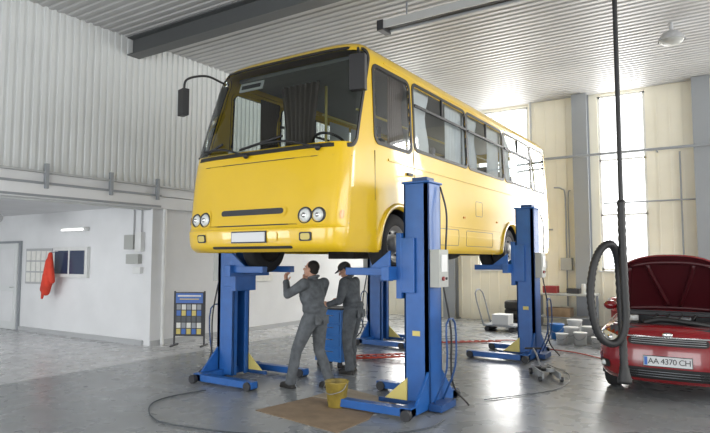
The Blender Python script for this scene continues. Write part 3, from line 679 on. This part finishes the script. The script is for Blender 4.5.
def person(loc,rz,J,headrot,cloth,cap,build=1.0):
    e=empty('mechanic',loc,rz)
    V={k:Vector(v) for k,v in J.items()}
    b=MB()
    pel,ch,nk=V['pelvis'],V['chest'],V['neck']
    b.ell(pel+Vector((0,-.01,.0)),(.165*build,.125*build,.13),cloth); b.ell((pel*.55+ch*.45),(.155*build,.122*build,.16),cloth); b.ell(ch,(.185*build,.135*build,.19),cloth); b.ell(ch*.4+nk*.6+Vector((0,-.015,0)),(.165*build,.10,.09),cloth)
    b.ell(pel+Vector((0,-.01,.10)),(.175*build,.14*build,.08),cloth)
    for s_ in('l','r'):
        sh,el,wr,hp,kn,an=V['sh'+s_],V['el'+s_],V['wr'+s_],V['hip'+s_],V['kn'+s_],V['an'+s_]
        b.caps(nk*.7+sh*.3-Vector((0,0,.05)),sh,.06,.074,cloth)
        b.caps(sh,el,.072*build,.058,cloth); b.caps(el,wr,.058,.045,cloth); b.cyl(el*.08+wr*.92,wr+(wr-el).normalized()*.012,.05,cloth,.048)
        b.caps(hp,kn,.105*build,.078,cloth); b.caps(kn,an,.078,.066,cloth); b.cyl(an*.9+kn*.1,an+Vector((0,0,-.035)),.074,cloth,.078)
        b.caps(kn*.55+an*.45-Vector((0,.02,0)),kn*.8+an*.2,.068,.064,cloth)
    b.caps(nk-Vector((0,0,.05)),nk+Vector((0,0,.0)),.075,.062,cloth)
    remesh(b,'body_clothes',.014,4,e,cloth)
    b=MB(); 
    b.tube([nk+Vector((.068*math.cos(t),.068*math.sin(t)*1.05,.02-.02*math.sin(t))) for t in[2*pi*i/14 for i in range(15)]],.016,cloth,res=2)
    b.box(ch+Vector((-.08,.13,.03)),(.09,.012,.1),cloth); b.box(ch+Vector((.08,.13,.03)),(.09,.012,.1),cloth); b.box(pel+Vector((-.08,-.14,-.03)),(.11,.012,.12),cloth); b.box(pel+Vector((.08,-.14,-.03)),(.11,.012,.12),cloth)
    b.obj('collar_and_pockets',e,bevel=.004)
    b=MB()
    for s_ in('l','r'):
        an=V['an'+s_]; o=Vector((an.x,an.y,0)); lift_=max(0,an.z-.09)
        b.caps(o+Vector((0,-.03,.06+lift_)),o+Vector((0,.0,.10+lift_)),.045,.045,'shoe'); b.ell(o+Vector((0,.04,.045+lift_)),(.048,.11,.045),'shoe'); b.ell(o+Vector((0,.12,.038+lift_)),(.048,.07,.038),'shoe'); b.box(o+Vector((0,.05,.012+lift_)),(.085,.25,.024),'shoe')
    remesh(b,'shoes',.01,2,e,'shoe')
    b=MB()
    for s_,sd in(('l',1),('r',-1)): 
        d=V['hd'+s_]; hand(b,V['wr'+s_],d,V['pn'+s_],sd)
    remesh(b,'hands',.0045,1,e,'skin')
    he=bpy.data.objects.new('head',None); scene.collection.objects.link(he); he.parent=e; he.location=V['head']; he.rotation_euler=headrot
    b=MB(); b.ell((0,-.012,.03),(.074,.094,.088),'skin'); b.ell((0,.028,-.03),(.058,.062,.082),'skin'); b.ell((0,.045,-.085),(.036,.038,.03),'skin'); b.caps((0,.088,.012),(0,.112,-.026),.009,.014,'skin')
    for s_ in(-1,1):
        b.ell((s_*.075,-.008,-.01),(.010,.020,.031),'skin'); b.caps((s_*.012,.088,.024),(s_*.045,.074,.022),.010,.009,'skin'); b.ell((s_*.035,.066,-.03),(.022,.02,.022),'skin'); b.ell((s_*.013,.098,-.03),(.009,.01,.008),'skin')
    b.ell((0,.088,-.058),(.024,.012,.008),'skin'); b.ell((0,.085,-.07),(.02,.012,.008),'skin')
    remesh(b,'face',.006,1,he,'skin')
    b=MB()
    for s_ in(-1,1): b.ell((s_*.03,.082,.004),(.012,.010,.008),'eye'); b.ell((s_*.03,.091,.004),(.005,.004,.005),'hair'); b.caps((s_*.016,.094,.026),(s_*.045,.082,.028),.004,.003,'hair')
    b.ell((0,.096,-.062),(.022,.006,.004),'lip'); b.obj('eyes_and_mouth',he)
    b=MB(); b.ell((0,-.026,.040),(.081,.092,.088),'hair'); b.ell((0,-.05,-.01),(.070,.06,.06),'hair'); remesh(b,'hair',.008,1,he,'hair')
    if cap:
        b=MB(); b.ell((0,-.01,.055),(.086,.104,.078),'cap'); remesh(b,'cap_crown',.008,2,he,'cap')
        b=MB(); vs=[]
        for i in range(17):
            t=pi*i/16; vs+=[(.075*math.cos(t),.06+.03*math.sin(t),.05),(.08*math.cos(t),.075+.095*math.sin(t),.035-.005*math.sin(t))]
        b.add(vs,[(2*i,2*i+1,2*i+3,2*i+2) for i in range(16)],'cap',True); o=b.obj('cap_visor',he); s=o.modifiers.new('s','SOLIDIFY'); s.thickness=.006
    b=MB(); b.caps(nk-Vector((0,0,.03)),V['head']+Vector((0,-.015,-.06)),.054,.052,'skin'); b.obj('neck',e)
    return e
J1=dict(pelvis=(0,-.02,.96),chest=(0,.02,1.25),neck=(0,.0,1.48),head=(0,.045,1.61),
 shl=(-.20,-.01,1.415),ell=(-.33,.17,1.27),wrl=(-.20,.33,1.43),hdl=(.2,.3,1),pnl=(.3,-1,0),
 shr=(.20,-.01,1.415),elr=(.33,.14,1.24),wrr=(.16,.28,1.42),hdr=(-.3,.1,1),pnr=(-.3,-1,.2),
 hipl=(-.10,-.02,.92),knl=(-.16,.16,.51),anl=(-.18,.25,.09),hipr=(.10,-.02,.92),knr=(.14,.02,.50),anr=(.17,-.16,.09))
person((-4.90,6.50,0),math.radians(84),J1,(math.radians(12),0,math.radians(14)),'coverall',False,1.12)
J2=dict(pelvis=(0,-.03,.94),chest=(0,.03,1.23),neck=(0,.05,1.45),head=(0,.115,1.575),
 shl=(-.20,.03,1.39),ell=(-.29,.06,1.11),wrl=(-.20,.29,1.05),hdl=(.15,1,.1),pnl=(.8,0,-.6),
 shr=(.20,.03,1.39),elr=(.30,.05,1.11),wrr=(.19,.28,1.08),hdr=(-.2,1,.1),pnr=(-.8,0,-.6),
 hipl=(-.10,-.03,.92),knl=(-.12,.02,.50),anl=(-.14,-.04,.09),hipr=(.10,-.03,.92),knr=(.13,.06,.50),anr=(.15,.06,.09))
person((-5.08,7.72,0),math.radians(98),J2,(math.radians(-28),0,math.radians(10)),'coverall2',True,1.12)
# ================================================= PROPS
b=MB(); c=(-5.62,8.05); b.bb(c[0]-.26,c[0]+.26,c[1]-.2,c[1]+.2,.1,.93,'brightblue'); b.bb(c[0]-.28,c[0]+.28,c[1]-.22,c[1]+.22,.93,.96,'dark')
for i in range(4): b.bb(c[0]-.23,c[0]+.23,c[1]-.215,c[1]-.2,.16+i*.19,.32+i*.19,'brightblue'); b.bb(c[0]-.12,c[0]+.12,c[1]-.235,c[1]-.215,.26+i*.19,.275+i*.19,'chrome')
for sx in(-.2,.2):
    for sy in(-.15,.15): b.cyl((c[0]+sx-.02,c[1]+sy,.05),(c[0]+sx+.02,c[1]+sy,.05),.05,'dark')
b.obj('tool_cabinet',bevel=.006)
b=MB(); p=(-4.05,5.84,.009); b.lathe(p,(0,0,1),[(0,0),(0,.10),(.005,.105),(.28,.14),(.295,.148),(.30,.143),(.29,.135),(.2,.127)],'bucket'); b.lathe((p[0],p[1],p[2]+.2),(0,0,1),[(0,.127),(.001,0)],'oil')
b.tube([(p[0]-.145,p[1],p[2]+.28),(p[0]-.13,p[1]-.08,p[2]+.21),(p[0],p[1]-.155,p[2]+.17),(p[0]+.13,p[1]-.08,p[2]+.21),(p[0]+.145,p[1],p[2]+.28)],.004,'steel'); b.obj('bucket')
def sheet(pts,m,z0=.001):
    b=MB(); n=len(pts); vs=[(x,y,z0) for x,y in pts]+[(x,y,z0+.006) for x,y in pts]; b.add(vs,[tuple(range(n))[::-1],tuple(range(n,2*n))]+[(i,(i+1)%n,n+(i+1)%n,n+i) for i in range(n)],m); b.obj('cardboard_sheet')
sheet([(-4.75,5.2),(-3.45,4.98),(-3.45,5.60),(-3.6,6.02),(-4.6,6.08)],'cardboard'); sheet([(-4.62,6.12),(-3.55,6.05),(-3.55,6.45),(-4.55,6.75)],'cardboard2',.001)
e=empty('poster_stand',(-9.35,8.25,0),math.radians(28)); b=MB()
b.bb(-.31,.31,-.02,.02,.2,1.08,'dark'); b.bb(-.28,.28,-.026,-.02,.86,1.06,'pblue'); b.bb(-.24,.24,-.03,-.025,.99,1.02,'paper'); b.bb(-.2,.2,-.03,-.025,.93,.95,'pyel')
for i in range(5):
    for j in range(5): b.bb(-.26+i*.106,-.175+i*.106,-.028,-.02,.24+j*.122,.345+j*.122,('pyel','pdark','steel','pblue','pdark','paper')[(i*3+j*5)%6])
for sx in(-.31,.31): b.bb(sx-.015,sx+.015,-.015,.015,.02,1.1,'dark'); b.bb(sx-.015,sx+.015,-.2,.2,.0,.03,'dark')
b.obj('board',e)
b=MB(); b.tube([(-6.0,5.60,.012),(-6.1,5.1,.012),(-5.97,4.70,.012),(-5.5,4.35,.012),(-5.05,4.26,.012),(-4.13,4.47,.012),(-3.37,4.93,.012),(-3.0,5.2,.012),(-2.75,5.6,.012),(-2.74,6.0,.012)],.008,'pdark'); b.obj('power_cable')
b=MB(); b.tube([(-2.7,7.1,.012),(-2.1,8.2,.012),(-2.2,9.3,.012),(-2.7,10.0,.012)],.006,'pdark'); b.obj('power_cable')
b=MB(); pts=[]
for i in range(90):
    t=i*.5; pts.append((-5.75+i*.009+.17*math.cos(t),8.85+.17*math.sin(t)+.004*i,.022+.0006*i))
b.tube(pts,.013,'redhose',n=6,res=3); b.obj('air_hose')
b=MB(); pts=[]
for i in range(110):
    t=i*.6; pts.append((-5.5+i*.011+.09*math.cos(t),11.1+i*.010+.09*math.sin(t),.03))
pts+=[(-4.1,12.5,.02),(-3.9,12.3,.02),(-3.6,11.8,.02),(-2.6,11.5,.02),(-1.9,10.9,.02)]
b.tube(pts,.012,'redhose',n=6,res=3); b.obj('air_hose')
R_=Vector((.8387,.5446,0)); o=Vector((-.98,6.51,0)); P=lambda s,z,q=0: o+R_*s+Vector((-.54*q,.84*q,z))
b=MB(); b.cyl(P(0,ZC),P(0,2.3),.024,'black',n=12); b.lathe(P(0,ZC-.12),(0,0,1),[(0,.03),(.0,.07),(.12,.09)],'steel')
b.tube([P(0,2.35),P(0,2.0),P(.005,1.5),P(.01,1.15),P(-.03,.98),P(-.12,.90),P(-.24,.95),P(-.31,1.12),P(-.34,1.4),P(-.30,1.68),P(-.22,1.85),P(-.12,1.90),P(-.04,1.80,.05),P(.0,1.6,.1),P(.01,1.2,.1),P(.01,.8,.08),P(.0,.62,.05)],.036,'black',n=12,res=10,ribs=1)
b.lathe(P(0,.66,.05),(0,0,-1),[(0,.045),(.05,.05),(.13,.07),(.16,.07),(.16,.055)],'black')
b.obj('exhaust_hose')
e=empty('floor_jack',(-2.45,8.95,0),math.radians(-60)); b=MB()
for s_ in(-.12,.12): b.bb(-.32,.32,s_-.012,s_+.012,.04,.13,'steel'); b.cyl((-.28,s_*1.25-.02,.045),(-.28,s_*1.25+.02,.045),.045,'dark'); b.cyl((.28,s_*1.25-.02,.035),(.28,s_*1.25+.02,.035),.035,'dark')
b.cyl((-.15,0,.1),(.2,0,.16),.035,'dark'); b.cyl((.26,0,.14),(.26,0,.18),.06,'steel'); b.tube([(-.28,0,.12),(-.5,0,.25),(-.72,0,.32)],.014,'steel'); b.cyl((-.72,-.13,.32),(-.72,.13,.32),.016,'dark'); b.bb(-.3,-.2,-.12,.12,.06,.12,'dark'); b.obj('jack',e,bevel=.004)
def pail(x,y,r,h,m='plastwhite'):
    b=MB(); b.lathe((x,y,0),(0,0,1),[(0,0),(0,r*.86),(h*.9,r*.98),(h*.92,r*1.05),(h,r*1.05),(h*1.01,r*.95),(h*.98,0)],m); b.tube([(x-r,y,h*.9),(x-r*.7,y-r*.8,h*.6),(x,y-r*1.12,h*.45),(x+r*.7,y-r*.8,h*.6),(x+r,y,h*.9)],.005,'steel',n=6); b.obj('paint_pail')
for x,y,r,h,m_ in((-3.0,13.0,.15,.32,'plastwhite'),(-2.66,13.1,.15,.34,'plastwhite'),(-2.75,12.65,.13,.26,'paper'),(-3.1,12.6,.12,.22,'plastwhite'),(-2.33,12.95,.13,.3,'greybox'),(-2.4,12.5,.11,.2,'plastwhite'),(-3.4,13.4,.15,.33,'brightblue'),(-3.2,14.2,.16,.36,'plastwhite'),(-4.3,14.6,.15,.33,'grey'),(-2.05,13.3,.14,.31,'plastwhite'),(-2.0,12.85,.12,.27,'paper'),(-3.75,13.0,.10,.22,'green')): pail(x,y,r,h,m_)
b=MB()
for i in range(3): b.lathe((-4.9,15.4,i*.22),(0,0,1),[(.0,.2),(.0,.31),(.03,.34),(.17,.34),(.21,.31),(.21,.2),(.1,.19),(0,.2)],'tyre')
b.obj('tyre_stack')
b=MB(); b.lathe((-2.2,14.6,0),(0,0,1),[(0,0),(0,.28),(.28,.28),(.29,.29),(.31,.28),(.56,.28),(.57,.29),(.59,.28),(.86,.28),(.87,.26),(.85,0)],'dred'); b.obj('oil_drum')
b=MB(); b.bb(-4.5,-3.0,15.4,16.1,.82,.87,'greybox')
for xx in(-4.45,-3.05):
    for yy in(15.45,16.05): b.bb(xx-.03,xx+.03,yy-.03,yy+.03,0,.82,'steel')
b.bb(-4.4,-3.1,15.45,16.05,.25,.28,'steel'); b.bb(-4.3,-3.95,15.6,15.9,.87,1.05,'dred'); b.bb(-3.7,-3.4,15.6,15.85,.87,1.0,'dark'); b.bb(-4.2,-3.6,15.5,15.9,.28,.5,'cardboard')
b.cyl((-3.3,15.7,.87),(-3.3,15.7,1.12),.05,'plastwhite'); b.cyl((-3.15,15.65,.87),(-3.15,15.65,1.05),.04,'green'); b.obj('workbench',bevel=.004)
b=MB(); b.bb(-1.9,-1.3,15.5,16.0,0,.95,'doorw'); b.bb(-1.88,-1.61,15.48,15.5,.05,.9,'plastwhite'); b.bb(-1.59,-1.32,15.48,15.5,.05,.9,'plastwhite'); b.bb(-1.64,-1.62,15.46,15.49,.4,.55,'chrome'); b.bb(-1.58,-1.56,15.46,15.49,.4,.55,'chrome'); b.obj('metal_cabinet',bevel=.005)
b=MB(); b.lathe((-2.55,16.15,.55),(0,0,1),[(0,0),(0,.12),(.12,.24),(.2,.27),(.2,.24),(.1,.18),(.06,0)],'plastwhite'); b.cyl((-2.55,16.2,0),(-2.55,16.2,.55),.07,'plastwhite'); b.tube([(-2.55,16.4,.8),(-2.55,16.4,1.0),(-2.55,16.3,1.05),(-2.55,16.2,.98)],.014,'chrome'); b.obj('wash_basin')
b=MB(); b.bb(-5.3,-4.5,13.9,14.5,.12,.16,'steel'); b.cyl((-5.2,13.9,.06),(-5.2,14.5,.06),.06,'dark'); b.cyl((-4.6,13.9,.06),(-4.6,14.5,.06),.06,'dark'); b.tube([(-5.3,13.95,.14),(-5.5,13.95,.9),(-5.5,14.45,.9),(-5.3,14.45,.14)],.018,'steel',res=3); b.box((-4.9,14.2,.28),(.4,.4,.24),'plastwhite'); b.obj('hand_cart')
# ================================================= LIGHTS
def area(name,loc,rot,sx,sy,L,col=(1,1,1)):
    l=bpy.data.lights.new(name,'AREA'); l.shape='RECTANGLE'; l.size=sx; l.size_y=sy; l.energy=L*pi*sx*sy; l.color=col
    o=bpy.data.objects.new(name,l); scene.collection.objects.link(o); o.location=loc; o.rotation_euler=rot; return o
for h in holes: area('window_daylight',((h[0]+h[1])/2,YB+.3,(h[2]+h[3])/2),(-pi/2,0,0),1.1,4.5,15,(1,.985,.95))
area('gate_daylight',(-6.1,-5.3,2.2),(pi/2,0,0),5,4.3,3.6,(.96,.98,1)); area('gate_daylight',(.5,-5.3,2.2),(pi/2,0,0),5,4.3,3.6,(.96,.98,1))
area('window_daylight',(7.3,5.5,3.2),(0,pi/2,0),4,18,4.6,(1,.995,.98))
area('bay_fill_light',(-13.5,-4.9,1.6),(pi/2,0,0),5,2.2,9,(.97,.99,1))  # fill lamp added inside the bay; the wall behind it has no opening
area('fluorescent_glow',(-13.5,3.5,2.73),(0,0,0),1.3,.15,26)
area('fluorescent_glow',(-12.2,5.5,2.73),(0,0,0),1.3,.15,26)
w=bpy.data.worlds.new('world'); scene.world=w; w.use_nodes=True; nt=w.node_tree; bg=nt.nodes['Background']; bg.inputs[0].default_value=(.97,.985,1,1); bg.inputs[1].default_value=2.6
cam=bpy.data.cameras.new('camera'); co=bpy.data.objects.new('camera',cam); scene.collection.objects.link(co)
cam.sensor_width=36; cam.lens=588/710*36; co.location=(0,0,1.75); co.rotation_euler=(math.radians(90+4.13),0,math.radians(33)); scene.camera=co
